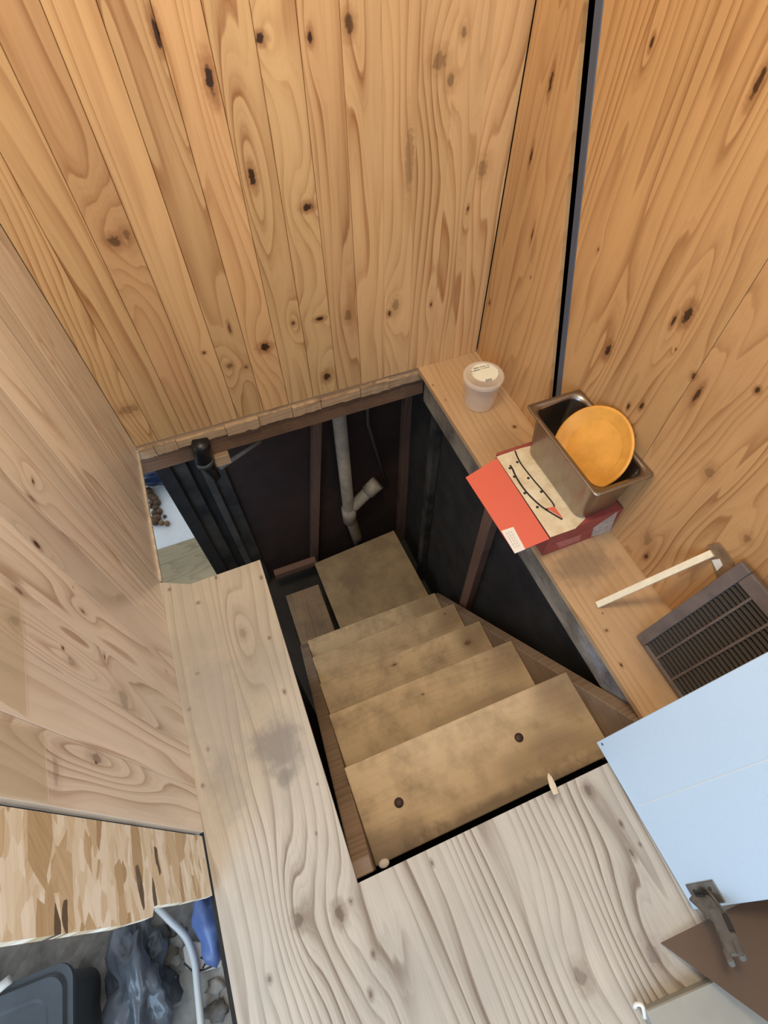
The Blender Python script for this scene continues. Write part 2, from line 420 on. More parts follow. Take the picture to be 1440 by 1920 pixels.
fk = [kn(*k, at_z, 0.0, 0, 1) for k in FK]
def st(px, py, w, h, amt, col):
    c = at_z((px, py), 0.0); s = (c-EYE).length/F
    return (c.x, c.y, w*s, h*s, amt, col)
fs = [st(520,1400,46,60,.75,(0.19,0.18,0.185)), (*st(400,1330,60,150,.5,(0.33,0.33,0.36)),), st(490,1255,60,50,.35,(0.32,0.31,0.31)), st(430,1480,40,60,.4,(0.26,0.25,0.255)), st(533,1460,18,18,.6,(0.18,0.17,0.17))]
m_floor = wood('plywood_floor', 'X', 'Y', PLY_L, PLY_D, 12.3, 42, 1.1, 0.12, fk, fs, rough=0.5, dirt=GREY, dirt_amt=0.28, contrast=1.15, knot_col=(0.12, 0.085, 0.07), relief=0.14, warpscale=7.0, dirt_scale=5, fine=0.16, fade=(0.15, 0.42, 0.42))
far = at_z((487, 1050), 0)
fpoly = [(XL, -1.0, 0), (XR+0.012, -1.0, 0), (XR+0.012, YO0, 0), (XO0, YO0, 0), (XO0, 0.732, 0), (-0.248, 0.730, 0), (-0.310, 0.760, 0), (XL, 0.764, 0)]
floor = struct(prism('floor', fpoly, (0, 0, -0.018), m_floor), 'worn grey plywood floor around the stair opening')
m_ledge = wood('plywood_ledge', 'X', 'Y', (0.56, 0.375, 0.215), (0.36, 0.21, 0.11), 17.0, 46, 1.0, 0.10,
               [kn(*k, at_z, 0.0, 0, 1) for k in [(965,800,5,4,.5,.85), (1130,1150,2,2,0,.8), (1137,1182,4,3,0,.9), (1165,1247,3,4,0,.95), (812,722,2,2,0,.7), (835,750,2,2,0,.6)]],
               [st(1095,1060,70,40,.55,(0.17,0.12,0.085)), st(1250,1250,50,90,.4,(0.26,0.19,0.14)), st(940,830,50,50,.25,(0.30,0.2,0.12))], rough=0.5, contrast=0.6)
struct(prism('trim_1', [(XO1, YO0+0.0005, 0), (XR+0.012, YO0+0.0005, 0), (XR+0.012, YB+0.012, 0), (XO1, YB+0.012, 0)], (0, 0, -0.018), m_ledge), 'brown plywood ledge along the right wall')
# ---- framing round the opening
struct(box('trim_2', (0.638, -0.3, -0.160), (0.676, YB, -0.0182), m_fascia), 'grey weathered joist under the ledge')
struct(box('trim_3', (-0.40, YB+0.006, -0.128), (0.636, YB+0.045, -0.058), m_oldx), 'old header beam under the back wall')
# torn lip of boards between wall and header, built in a few ragged pieces
xs = [-0.335, -0.272, -0.205, -0.052, 0.055, 0.165, 0.262, 0.40, 0.505, 0.636]
rr = random.Random(3)
lip = struct(box('trim_4', (-0.34, YB+0.004, -0.058), (0.636, YB+0.03, -0.0005), m_raw), 'ragged pale edge of torn boards under the back wall')
for i in range(len(xs)-1):
    z0 = -0.052 + rr.uniform(-0.004, 0.006); z1 = -0.014 + rr.uniform(-0.006, 0.003); y0 = YB - rr.uniform(0.003, 0.010)
    bm = add_box(bmesh.new(), (xs[i]+0.001, y0, z0), (xs[i+1]-0.001, YB+0.006, z1))
    bmesh.ops.subdivide_edges(bm, edges=[e for e in bm.edges if abs((e.verts[0].co-e.verts[1].co).x) > 0.02], cuts=7)
    for v in bm.verts:
        v.co.z += rr.uniform(-0.0025, 0.0025); v.co.y += rr.uniform(-0.001, 0.0015)
    mesh_obj('torn_piece', bm, m_raw, lip)

# ---- basement shell
BF = -1.50
struct(box('floor_basement', (-2.5, -1.1, BF-0.02), (2.2, 3.2, BF), m_earth))
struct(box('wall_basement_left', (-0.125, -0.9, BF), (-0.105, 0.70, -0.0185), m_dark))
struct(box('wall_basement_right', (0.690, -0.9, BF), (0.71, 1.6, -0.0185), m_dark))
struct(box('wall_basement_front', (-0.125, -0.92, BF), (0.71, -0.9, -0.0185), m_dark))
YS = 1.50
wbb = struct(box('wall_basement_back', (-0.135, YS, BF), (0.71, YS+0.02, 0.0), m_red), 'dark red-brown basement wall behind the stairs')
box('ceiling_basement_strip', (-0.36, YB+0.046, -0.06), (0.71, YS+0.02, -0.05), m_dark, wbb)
# dark upright boards at the left of the basement back wall
for i, (a, b, yy, mm) in enumerate(((-0.352, -0.298, 1.440, m_dark), (-0.304, -0.245, 1.461, m_darkgrey), (-0.250, -0.200, 1.482, m_dark), (-0.206, -0.175, 1.461, plain('grey_upright', (0.09, 0.082, 0.075), 0.8, noise=0.5, nscale=10)), (-0.180, -0.12, 1.482, m_darkgrey))):
    box('upright_board', (a, yy, BF), (b, yy+0.02, -0.06), mm, wbb, 0.002)
# studs
def stud(p0, p1, w, y, mat, label=None):
    a = at_y(p0, y); b = at_y(p1, y)
    o = prism('stud', [(a.x-w, y, -0.06), (a.x+w, y, -0.06), (b.x+w, y, b.z-0.25), (b.x-w, y, b.z-0.25)], (0, 0.035, 0), mat, wbb)
    return o
stud((612, 790), (580, 1025), 0.019, 1.455, m_stud)
stud((770, 745), (752, 1000), 0.022, 1.455, m_stud)
m_studr = wood('right_stud', 'Y', 'Z', (0.21, 0.12, 0.09), (0.11, 0.06, 0.045), 8.0, 60, rough=0.8)
struct(box('trim_5', (0.655, 0.735, BF), (0.689, 0.785, -0.16), m_studr, bevel=0.002), 'reddish stud on the right side of the stairwell')
struct(box('trim_6', (0.655, 1.17, BF), (0.689, 1.21, -0.16), m_darkgrey, bevel=0.002), 'dark grey stud near the far corner of the stairwell')

# ---- lower ground left of the plywood floor
GZ = -0.30
bm = bmesh.new()
nx_, ny_ = 60, 60
rr = random.Random(11)
grid = [[bm.verts.new((-2.4 + (2.4+XL-0.014)*i/nx_, -1.4 + 2.0*j/ny_, GZ + rr.uniform(-0.006, 0.006))) for j in range(ny_+1)] for i in range(nx_+1)]
for i in range(nx_):
    for j in range(ny_):
        bm.faces.new((grid[i][j], grid[i+1][j], grid[i+1][j+1], grid[i][j+1]))
struct(mesh_obj('floor_lower', bm, m_concrete), 'dusty broken concrete ground below the plywood floor')
struct(box('wall_floor_edge', (XL-0.0125, -1.0, GZ-0.02), (XL, 0.6, -0.0182), m_dark))
struct(box('wall_lower_back', (-2.4, 0.59, BF), (XL-0.012, 0.60, GZ), m_dark))

# ================================================================== STAIRS
stairs = empty('staircase', (0.28, 0.5, BF))
tag(stairs, 'steep dusty wooden staircase going down into the dark basement', 'staircase')
TX0, TX1 = -0.0295, 0.5985
TR = [(-0.173, 0.184), (-0.389, 0.347), (-0.559, 0.482), (-0.729, 0.626), (-0.900, 0.757)]
TR = [(z*H, y*H) for z, y in TR]
TL, TD = (0.66, 0.52, 0.34), (0.46, 0.33, 0.20)
for i, (z, y) in enumerate(TR):
    depth = 0.235 if i == 0 else 0.225
    y0 = y - depth
    if i == 0: y0 = 0.006
    sts = [(y0+0.02, TX0+0.02, 0.06, 0.16, .6, (0.13,0.10,0.075)), (y0+0.0, 0.30, 0.035, 0.40, .75, (0.11,0.085,0.065)), (y-0.03, TX1-0.03, 0.10, 0.10, .5, (0.20,0.12,0.07)), (y0+0.06, 0.45, 0.05, 0.16, .45, (0.17,0.12,0.08))]
    kk = []
    if i == 1: kk = [(y-0.05, 0.26, 0.004, 0.006, .4, .7)]
    if i == 2: kk = [(y-0.035, 0.24, 0.006, 0.012, .8, .8), (y-0.06, 0.52, 0.014, 0.022, 1.2, .75)]
    if i == 3: kk = [(y-0.03, 0.545, 0.006, 0.008, .5, .8)]
    mt = wood('tread_%d' % i, 'Y', 'X', TL, TD, 40+i*1.9, 55, 0.9, 0.12, kk, sts, rough=0.6, dirt=(0.20, 0.14, 0.09), dirt_amt=0.55, contrast=0.35, dirt_scale=14)
    o = box('tread', (TX0, y0, z-0.022), (TX1, y, z), mt, None, 0.0025, 2)
    put(o, stairs)
    if i == 0:
        for px in ((748, 1505), (973, 1383)):
            c = at_z(px, z)
            bm = loft(bmesh.new(), lathe_loops([(0.0, 0.0004), (0.0112, 0.0006), (0.012, -0.003)], c, 20), False, False)
            k = mesh_obj('wood_plug', bm, plain('dark_plug', (0.06, 0.035, 0.028), 0.6), o, True)
            k.matrix_parent_inverse = Matrix.Identity(4); k['label'] = 'dark round plug over a screw'
        c = at_z((720, 1619), z)
        bm = bmesh.new(); bmesh.ops.create_uvsphere(bm, u_segments=16, v_segments=8, radius=1.0)
        for v in bm.verts: v.co = Vector((v.co.x*0.0125, v.co.y*0.009, v.co.z*0.003)) + c
        k = mesh_obj('paint_blob', bm, plain('white_blob', (0.75, 0.73, 0.76), 0.5), o, True); k['label'] = 'small white blob in the corner of the top tread'
# stringers, sawn planks on edge
def stringer(x0, x1, dz, mat):
    sl = (TR[4][0]-TR[0][0])/(TR[4][1]-TR[0][1])
    def line(y): return TR[0][0] + sl*(y-TR[0][1]) + dz
    ya = TR[0][1] + (-0.0184-TR[0][0]-dz)/sl
    ye = 0.93
    poly = [(x0, ya, -0.0184), (x0, ye, line(ye)), (x0, ye-0.10, line(ye)-0.20), (x0, -0.0, -0.30), (x0, -0.0, -0.0184)]
    return put(prism('stringer', poly, (x1-x0, 0, 0), mat, None, 0.002), stairs)
stringer(-0.068, -0.0305, -0.055, m_string)
stringer(0.5995, 0.634, -0.042, m_string)
# torn dark cut-outs on the left stringer and its top block
LZ = -1.05*H
land = prism('landing_board', [(0.128, 1.372, LZ), (0.595, 1.405, LZ), (0.618, 0.86, LZ), (0.140, 0.86, LZ)], (0, 0, -0.020), wood('landing_ply', 'Y', 'X', (0.44, 0.32, 0.19), (0.32, 0.22, 0.12), 51.0, 50, 0.9, 0.12, (), ((1.22, 0.30, 0.10, 0.10, .5, (0.2,0.14,0.09)),), rough=0.7, contrast=0.35, dirt=(0.18, 0.13, 0.09), dirt_amt=0.6, dirt_scale=10), None, 0.002)
put(land, stairs)['label'] = 'square dusty landing board at the foot of the stairs'
put(box('landing_support', (0.15, 0.9, BF), (0.58, 1.36, LZ-0.0195), m_darkgrey), stairs)
put(box('ledger', (-0.085, 1.372, LZ-0.03), (0.14, 1.408, LZ+0.012), m_studr, None, 0.002), stairs)
low = box('low_step', (-0.066, 0.95, BF), (0.112, 1.27, -1.30), wood('low_step_wood', 'X', 'Y', (0.36, 0.26, 0.17), (0.22, 0.15, 0.09), 55.0, 50, rough=0.8, dirt=(0.09, 0.07, 0.055), dirt_amt=0.6), None, 0.004)
tag(low, 'low dusty wooden block beside the landing board', 'wooden block')
# splinter at the edge of the floor
sp_a = at_z((1040, 1484), 0.001); sp_b = at_z((1028, 1450), 0.012)
bm = tube(bmesh.new(), [sp_a + Vector((0, -0.004, 0)), sp_a.lerp(sp_b, 0.35), sp_a.lerp(sp_b, 0.8), sp_b], [0.006, 0.0075, 0.005, 0.0012], 6)
spl = mesh_obj('splinter', bm, plain('fresh_wood', (0.66, 0.52, 0.36), 0.7), None); spl.parent = floor


# ================================================================== THINGS ON THE LEDGE
# ---- translucent deli tub
def alpha_mat(name, col, alpha, rough=0.25):
    t = NT(name)
    t.b.inputs['Base Color'].default_value = (*col, 1); t.b.inputs['Alpha'].default_value = alpha
    t.b.inputs['Roughness'].default_value = rough
    return t.m
cb = at_z((897, 756), 0.0)
tub = empty('deli_tub', cb)
tag(tub, 'translucent round plastic tub with a white label on its lid', 'tub')
m_cup = alpha_mat('frosted_plastic', (0.92, 0.88, 0.82), 0.30)
m_lid = alpha_mat('frosted_lid', (0.92, 0.86, 0.78), 0.40)
prof = [(0.0, 0.0015), (0.040, 0.0015), (0.0445, 0.004), (0.047, 0.012), (0.0565, 0.100), (0.0590, 0.104), (0.0590, 0.110)]
o = mesh_obj('tub_body', loft(bmesh.new(), lathe_loops(prof, cb, 48), False, False), m_cup, None, True); put(o, tub)
prof = [(0.0, 0.113), (0.050, 0.113), (0.0525, 0.117), (0.0600, 0.1175), (0.0618, 0.115), (0.0618, 0.106)]
lid = mesh_obj('lid', loft(bmesh.new(), lathe_loops(prof, cb, 48), False, False), m_lid, None, True); put(lid, tub)
lc = at_z((909, 698), 0.1136)
lb = mesh_obj('label_sticker', loft(bmesh.new(), lathe_loops([(0.0, 0.0004), (0.0405, 0.0004), (0.0405, -0.0004)], lc, 40), False, False), plain('label_paper', (0.86, 0.86, 0.74), 0.6), lid)
lb['label'] = 'white round paper label'
m_ink = plain('black_ink', (0.02, 0.02, 0.022), 0.6)
def zoom3(x, y): return (840 + x*140/1440, 640 + y*160/1646)
def stroke(name, pts, w, z, mat, parent, h=0.0003):
    """flat printed mark following points, a thin ribbon on a horizontal surface"""
    pts = [Vector(p) for p in pts]
    bm = bmesh.new(); L = []; Rr = []
    for i, p in enumerate(pts):
        t = (pts[min(i+1, len(pts)-1)] - pts[max(i-1, 0)]); t.z = 0; t.normalize()
        nrm = Vector((-t.y, t.x, 0))*w/2
        L.append(bm.verts.new((p.x+nrm.x, p.y+nrm.y, z))); Rr.append(bm.verts.new((p.x-nrm.x, p.y-nrm.y, z)))
    for i in range(len(pts)-1): bm.faces.new((L[i], L[i+1], Rr[i+1], Rr[i]))
    return mesh_obj(name, bm, mat, parent)
zl = lc.z + 0.0007
bm = bmesh.new()
rr = random.Random(5)
def dash(bm, a, b, w, z):
    a = at_z(zoom3(*a), z); b = at_z(zoom3(*b), z)
    t = (b-a).normalized(); nn_ = Vector((-t.y, t.x, 0))*w/2
    bm.faces.new([bm.verts.new(p) for p in (a+nn_, b+nn_, b-nn_, a-nn_)])
def textline(bm, a, b, w, z, n, gaps):
    for i in range(n):
        if i in gaps: continue
        f0 = i/n + 0.1/n; f1 = (i+rr.uniform(0.6, 0.95))/n
        A = (a[0]+(b[0]-a[0])*f0, a[1]+(b[1]-a[1])*f0); B = (a[0]+(b[0]-a[0])*f1, a[1]+(b[1]-a[1])*f1)
        dash(bm, A, B, w*rr.uniform(0.6, 1.1), z)
textline(bm, (490, 530), (790, 455), 0.0042, zl, 14, (5, 11))
textline(bm, (440, 590), (800, 490), 0.0042, zl, 17, (8, 10))
textline(bm, (455, 640), (500, 628), 0.0025, zl, 3, ())
for i in range(7):
    x = 725 + i*19
    dash(bm, (x, 735-i*4), (x+8, 785-i*4), 0.0012 + 0.0008*(i % 2), zl)
mesh_obj('label_print', bm, m_ink, lb)['kind'] = 'stuff'
# ---- red cardboard box with its lid flap open over the edge
BT = 0.104
bx = empty('cardboard_box', (0.72, 0.6, 0))
tag(bx, 'red cardboard box with an open flap under the steel food pan', 'box')
m_redc = plain('red_card', (0.72, 0.145, 0.095), 0.55)
m_redd = plain('dull_red_card', (0.36, 0.075, 0.065), 0.6, noise=0.25, nscale=40)
m_cream = plain('cream_card', (0.80, 0.71, 0.53), 0.6, noise=0.3, nscale=28, col2=(0.64, 0.50, 0.31))
put(box('box_body', (0.617, 0.468, 0.0), (0.823, 0.750, BT), m_redd, None, 0.0015), bx)
h0, h1 = at_z((931, 860), BT), at_z((1030, 1011), BT)
f0, f1 = at_z((873, 896), BT-0.004), at_z((965, 1038), BT-0.004)
flap = put(prism('flap', [h0, h1, f1, f0], (0, 0, 0.0022), m_redc), bx); flap['label'] = 'bright red flap folded out flat'
def zm4(x, y): return (760 + x*0.375, 620 + y*0.375)
q = [at_z(zm4(*p), BT+0.0006) for p in ((480, 1000), (540, 980), (600, 1092), (548, 1113))]
qb = prism('sticker', [Vector((p.x, p.y, BT - 0.0012 - 0.0006 + 0.0006)) for p in q], (0, 0, 0.0012), plain('white_sticker', (0.82, 0.80, 0.78), 0.6)); put(qb, flap)
bm = bmesh.new()
for k in range(3):
    for i in range(6):
        a = Vector(q[0]).lerp(q[3], 0.14+0.12*i).lerp(Vector(q[1]).lerp(q[2], 0.14+0.12*i), 0.25+0.2*k)
        b = Vector(q[0]).lerp(q[3], 0.22+0.12*i).lerp(Vector(q[1]).lerp(q[2], 0.22+0.12*i), 0.25+0.2*k)
        t = (b-a); t.z = 0; t.normalize(); nn_ = Vector((-t.y, t.x, 0))*0.0006
        bm.faces.new([bm.verts.new((p.x, p.y, BT+0.0004)) for p in (a+nn_, b+nn_, b-nn_, a-nn_)])
put(mesh_obj('sticker_print', bm, plain('grey_ink', (0.35, 0.30, 0.30), 0.6)), flap)['kind'] = 'stuff'
inner = prism('inner_panel', [at_z(zm4(*p), BT) for p in ((455, 632), (725, 1034), (850, 990), (900, 940), (700, 560), (575, 590))], (0, 0, 0.0015), m_cream)
put(inner, bx)['label'] = 'cream inside panel with a curling black line and dots'
pz = BT + 0.0022
put(stroke('printed_line', spline([at_z(zm4(*p), pz) for p in ((523, 672), (535, 690), (560, 742), (610, 812), (685, 882), (785, 944))], 6), 0.0050, pz, m_ink, None), inner)
put(stroke('printed_line', spline([at_z(zm4(*p), pz) for p in ((548, 600), (575, 660), (640, 745), (700, 815), (745, 880), (700, 893))], 6), 0.0042, pz, m_ink, None), inner)
for p in ((560, 657), (615, 737), (680, 805), (597, 812), (545, 730), (523, 687), (660, 882)):
    c = at_z(zm4(*p), pz)
    put(mesh_obj('printed_dot', loft(bmesh.new(), lathe_loops([(0.0, 0.0), (0.0038, 0.0), (0.0038, -0.0006)], c, 10), False, False), m_ink), inner)
tri = [at_z(zm4(*p), pz-0.0003) for p in ((705, 888), (745, 880), (790, 940))]
put(prism('red_print', tri, (0, 0, 0.0004), m_redc), inner)
yb = 0.4678
put(prism('side_label', [at_y(zm4(*p), yb) for p in ((940, 985), (1060, 905), (1022, 1005), (928, 1030))], (0, -0.0006, 0), plain('scuffed_white', (0.55, 0.50, 0.48), 0.6, noise=0.4, nscale=80)), bx)
put(prism('side_print', [at_y(zm4(*p), yb) for p in ((752, 1062), (880, 1020), (870, 1050), (770, 1085))], (0, -0.0004, 0), plain('pink_print', (0.56, 0.22, 0.20), 0.6, noise=0.4, nscale=150, col2=(0.36, 0.09, 0.08))), bx)

# ---- steel food pan
def rrect(x0, x1, y0, y1, z, rad, n=6):
    out = []
    for cx, cy, a0 in ((x1-rad, y1-rad, 0), (x0+rad, y1-rad, 90), (x0+rad, y0+rad, 180), (x1-rad, y0+rad, 270)):
        for k in range(n+1):
            a = math.radians(a0 + 90*k/n)
            out.append(Vector((cx + rad*math.cos(a), cy + rad*math.sin(a), z)))
    return out
PB, PR = BT+0.0018, 0.262
pan = empty('food_pan', (0.75, 0.6, PB))
tag(pan, 'deep rectangular stainless steel food pan standing on the red box', 'food pan')
t = NT('brushed_steel')
t.b.inputs['Metallic'].default_value = 1.0; t.b.inputs['Roughness'].default_value = 0.33
tc = t.n('ShaderNodeTexCoord')
nz = t.noise(t.vec('MULTIPLY', tc.outputs['Object'], (1, 1, 0.08)), 160, 3)
t.link(t.mix(nz, (0.40, 0.365, 0.34), (0.27, 0.245, 0.23)), t.b.inputs['Base Color'])
m_steel = t.m
RX0, RX1, RY0, RY1 = 0.668, 0.8255, 0.449, 0.750
BX0, BX1, BY0, BY1 = 0.692, 0.806, 0.478, 0.728
loops = []
# outside from bottom up, over the flange and down the inside
loops.append(rrect(BX0+0.02, BX1-0.02, BY0+0.02, BY1-0.02, PB, 0.015))
loops.append(rrect(BX0+0.004, BX1-0.004, BY0+0.004, BY1-0.004, PB+0.004, 0.022))
loops.append(rrect(BX0, BX1, BY0, BY1, PB+0.014, 0.026))
loops.append(rrect(RX0+0.012, RX1-0.012, RY0+0.016, RY1-0.016, PR-0.012, 0.030))
loops.append(rrect(RX0+0.010, RX1-0.010, RY0+0.014, RY1-0.014, PR-0.0035, 0.030))
loops.append(rrect(RX0+0.001, RX1-0.001, RY0+0.001, RY1-0.001, PR-0.0045, 0.012))
loops.append(rrect(RX0, RX1, RY0, RY1, PR-0.0015, 0.012))
loops.append(rrect(RX0+0.002, RX1-0.002, RY0+0.002, RY1-0.002, PR, 0.012))
inn = rrect(RX0+0.012, RX1-0.012, RY0+0.016, RY1-0.016, PR-0.001, 0.030)
for v in inn:                                     # small pouring notch in the far short side
    if v.y > RY1-0.03 and abs(v.x-(RX0+0.048)) < 0.012: v.y -= 0.006
loops.append(inn)
loops.append(rrect(RX0+0.0135, RX1-0.0135, RY0+0.018, RY1-0.018, PR-0.012, 0.030))
loops.append(rrect(BX0+0.002, BX1-0.002, BY0+0.002, BY1-0.002, PB+0.016, 0.026))
loops.append(rrect(BX0+0.014, BX1-0.014, BY0+0.014, BY1-0.014, PB+0.003, 0.018))
put(mesh_obj('pan_shell', loft(bmesh.new(), loops, True, True), m_steel, None, True), pan)
# ---- orange plate leaning in the pan
pc = Vector((0.765, 0.588, 0.230)); th = math.radians(52)
ax = Vector((math.cos(th), 0, math.sin(th))); ay = Vector((0, 1, 0)); an = Vector((-math.sin(th), 0, math.cos(th)))
prof = [(0.0, -0.004), (0.070, -0.004), (0.088, 0.001), (0.0985, 0.006), (0.100, 0.010), (0.0975, 0.0125), (0.094, 0.0125), (0.090, 0.0085), (0.078, 0.0060), (0.070, 0.0012), (0.066, 0.0), (0.0, 0.0)]
lp = [[pc + ax*(r_*1.03*math.cos(k*2*math.pi/56)) + ay*(r_*1.03*math.sin(k*2*math.pi/56)) + an*z_ for k in range(56)] for r_, z_ in prof]
plate = mesh_obj('plate', loft(bmesh.new(), lp, False, False), plain('orange_glaze', (0.80, 0.39, 0.075), 0.45, noise=0.18, nscale=25), None, True)
tag(plate, 'round orange plate leaning inside the steel pan', 'plate')

# ---- pale stick leaning on the right wall
sa, sb = at_z((1120, 1134), 0.004), at_x((1336, 1037), XR-0.006)
dv = (sb-sa).normalized(); sx = Vector((0, 1, 0)).cross(dv).normalized(); sy_ = dv.cross(sx).normalized()
poly = [sa + sx*a*0.0045 + sy_*b*0.0075 for a, b in ((-1, -1), (1, -1), (1, 1), (-1, 1))]
tag(prism('wooden_stick', poly, sb-sa, plain('bleached_wood', (0.86, 0.78, 0.60), 0.6, noise=0.12, nscale=60), None, 0.0008), 'pale cream square stick leaning from the ledge to the wall', 'stick')

# ---- brown louvred grille leaning on the right wall
ga = math.atan2(0.295, 0.104)
gd = Vector((math.cos(ga), 0, math.sin(ga))); gn = Vector((-math.sin(ga), 0, math.cos(ga)))
GO = Vector((0.7165, 0, 0.004))
def GP(s, y, t_): return GO + gd*s + Vector((0, y, 0)) + gn*t_
GM = Matrix(((gd.x, 0, gn.x, GO.x), (gd.y, 1, gn.y, GO.y), (gd.z, 0, gn.z, GO.z), (0, 0, 0, 1)))   # (s, y, t) -> world
GM = Matrix(((gd.x, 0, gn.x, GO.x), (0, 1, 0, 0), (gd.z, 0, gn.z, GO.z), (0, 0, 0, 1)))
m_gr = plain('brown_grille_plastic', (0.17, 0.14, 0.135), 0.32, noise=0.3, nscale=30)
m_gr2 = plain('dark_louvre', (0.08, 0.072, 0.070), 0.2)
gr = empty('louvred_grille', (0.72, 0.06, 0))
tag(gr, 'dark brown louvred vent grille leaning on the right wall behind the white door', 'vent grille')
y0, y1, s1 = -0.10, 0.198, 0.312
for nm, a, b in (('frame_side', (0, y1-0.027, 0), (s1, y1, 0.014)), ('frame_side', (0, y0, 0), (s1, y0+0.027, 0.014)), ('frame_rail', (0, y0+0.027, 0), (0.010, y1-0.027, 0.014)), ('frame_rail', (s1-0.034, y0+0.027, 0), (s1, y1-0.027, 0.014))):
    put(box(nm, a, b, m_gr, None, 0.003, 2, GM), gr)
put(box('backing', (0.006, y0+0.01, -0.001), (s1-0.01, y1-0.01, 0.001), m_dark, None, 0, 1, GM), gr)
ns = 24
for i in range(ns):
    sc_ = 0.016 + (s1-0.034-0.022)*i/(ns-1)
    mt_ = GM @ Matrix.Translation((sc_, 0, 0.0065)) @ Matrix.Rotation(math.radians(68), 4, 'Y')
    put(box('louvre', (-0.0045, y0+0.026, -0.0008), (0.0045, y1-0.026, 0.0008), m_gr2, None, 0, 1, mt_), gr)
for yy in (0.135, 0.083, 0.031, -0.021):
    put(box('mullion', (0.008, yy-0.0028, 0.006), (s1-0.032, yy+0.0028, 0.012), m_gr, None, 0.001, 1, GM), gr)
# scrap of brown cardboard and a torn white label behind the grille
scp = [at_x(p, XR-0.004) for p in ((1325, 1024), (1347, 1018), (1375, 1055), (1368, 1090), (1345, 1085))]
scrap = prism('cardboard_scrap', scp, (0.003, 0, 0), plain('brown_card', (0.30, 0.19, 0.105), 0.8, noise=0.4, nscale=40))
tag(scrap, 'scrap of brown cardboard stuck between the grille and the wall', 'cardboard')
lab2 = prism('paper_label', [at_x(p, XR-0.0045) for p in ((1334, 1050), (1349, 1048), (1355, 1060), (1344, 1071))], (0.0006, 0, 0), plain('paper_white', (0.86, 0.84, 0.80), 0.7)); lab2.parent = scrap
lab2['label'] = 'torn white paper label'

# ================================================================== LEANING CABINET DOOR
da = 1.2
dd = Vector((math.cos(da), 0, math.sin(da))); dn_ = Vector((-math.sin(da), 0, math.cos(da)))
DO = Vector((0.4845, 0, 0.0062))
DM = Matrix(((dd.x, 0, dn_.x, DO.x), (0, 1, 0, 0), (dd.z, 0, dn_.z, DO.z), (0, 0, 0, 1)))   # (s, y, t) -> world
DY0, DY1, DS = -0.267, 0.036, 0.895
door = empty('cabinet_door', (0.49, -0.115, 0))
tag(door, 'plain white cabinet door standing on end and leaning on the right wall', 'cabinet door')
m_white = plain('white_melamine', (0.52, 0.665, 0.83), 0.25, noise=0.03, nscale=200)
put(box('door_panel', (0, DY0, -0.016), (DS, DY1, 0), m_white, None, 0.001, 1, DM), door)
ts = [(-0.02, 0.0), (0, 0)]
put(box('reflection_line', (0.015, -0.094, -0.0001), (0.60, -0.0915, 0.00035), plain('pale_reflection', (0.60, 0.68, 0.74), 0.35), None, 0, 1, DM), door)  # faint reflection line on the door face, drawn as a thin pale strip
put(mesh_obj('screw_hole', loft(bmesh.new(), [[DM @ Vector((0.013 + r_*math.cos(k*math.pi/6), 0.028 + r_*math.sin(k*math.pi/6), z_)) for k in range(12)] for r_, z_ in ((0, .0003), (0.003, .0003), (0.003, -.0004))], False, False), plain('hole_dark', (0.10, 0.13, 0.2), 0.7)), door)
# hinge
hg = empty('hinge', (0.51, -0.25, 0.04)); hg.parent = door; hg.matrix_parent_inverse = Matrix.Translation(-door.location)
hg['label'] = 'worn grey metal concealed hinge with its arm swung out'
m_zinc = plain('dull_zinc', (0.20, 0.195, 0.185), 0.45, 0.45, noise=0.35, nscale=50)
m_zincd = plain('hinge_dark', (0.06, 0.055, 0.05), 0.5, 0.6)
def hpart(name, bm, mat):
    o_ = mesh_obj(name, bm, mat); o_.parent = hg
    o_.matrix_parent_inverse = Matrix.Translation(-Vector((0.51, -0.25, 0.04))); return o_
hpart('cup_plate', add_box(bmesh.new(), (0.016, -0.2625, 0), (0.080, -0.2285, 0.003), 0.0012, 1, DM), m_zinc)
for ss in (0.030, 0.066):
    hpart('screw', loft(bmesh.new(), [[DM @ Vector((ss + r_*math.cos(k*math.pi/6), -0.240 + r_*math.sin(k*math.pi/6), z_)) for k in range(12)] for r_, z_ in ((0, .0045), (0.0028, .0042), (0.0036, .0028))], False, False), m_zincd)
A0 = DM @ Vector((0.046, -0.250, 0.012))
def along(px, ref, dist):
    """the point towards a pixel that lies at a given distance from ref, on the near side of the door"""
    d = ray(px).normalized(); o_ = EYE - ref
    b_ = o_.dot(d); c_ = o_.dot(o_) - dist*dist
    disc = max(b_*b_ - c_, 0.0)
    return EYE + d*(-b_ - math.sqrt(disc))
A1 = along((1350, 1722), A0, 0.050); A2 = along((1380, 1790), A1, 0.058)
def bar(name, a, b, w, h, mat, up, w2=None):
    a = Vector(a); b = Vector(b); tdir = (b-a).normalized(); side = tdir.cross(up).normalized(); u2 = side.cross(tdir).normalized()
    w2 = w2 or w
    la = [a + side*x*w + u2*y_*h for x, y_ in ((-1, -1), (1, -1), (1, 1), (-1, 1))]
    lb_ = [b + side*x*w2 + u2*y_*h for x, y_ in ((-1, -1), (1, -1), (1, 1), (-1, 1))]
    bm = loft(bmesh.new(), [la, lb_]); bmesh.ops.bevel(bm, geom=bm.edges[:], offset=min(w, h)*0.35, segments=2, affect='EDGES')
    return hpart(name, bm, mat)
upv = (EYE - A1).normalized()
bar('knuckle', DM @ Vector((0.046, -0.246, 0.002)), A0, 0.013, 0.012, m_zincd, Vector((0, 1, 0)))
sd = (A1-A0).normalized().cross(upv).normalized()
bar('link_arm', A0 + sd*0.002 - (A1-A0)*0.35, A1, 0.0165, 0.004, m_zinc, upv, 0.012)
bar('link_side', A0 - sd*0.017 - upv*0.004, A1 - sd*0.0125 - upv*0.004, 0.002, 0.008, m_zinc, upv)
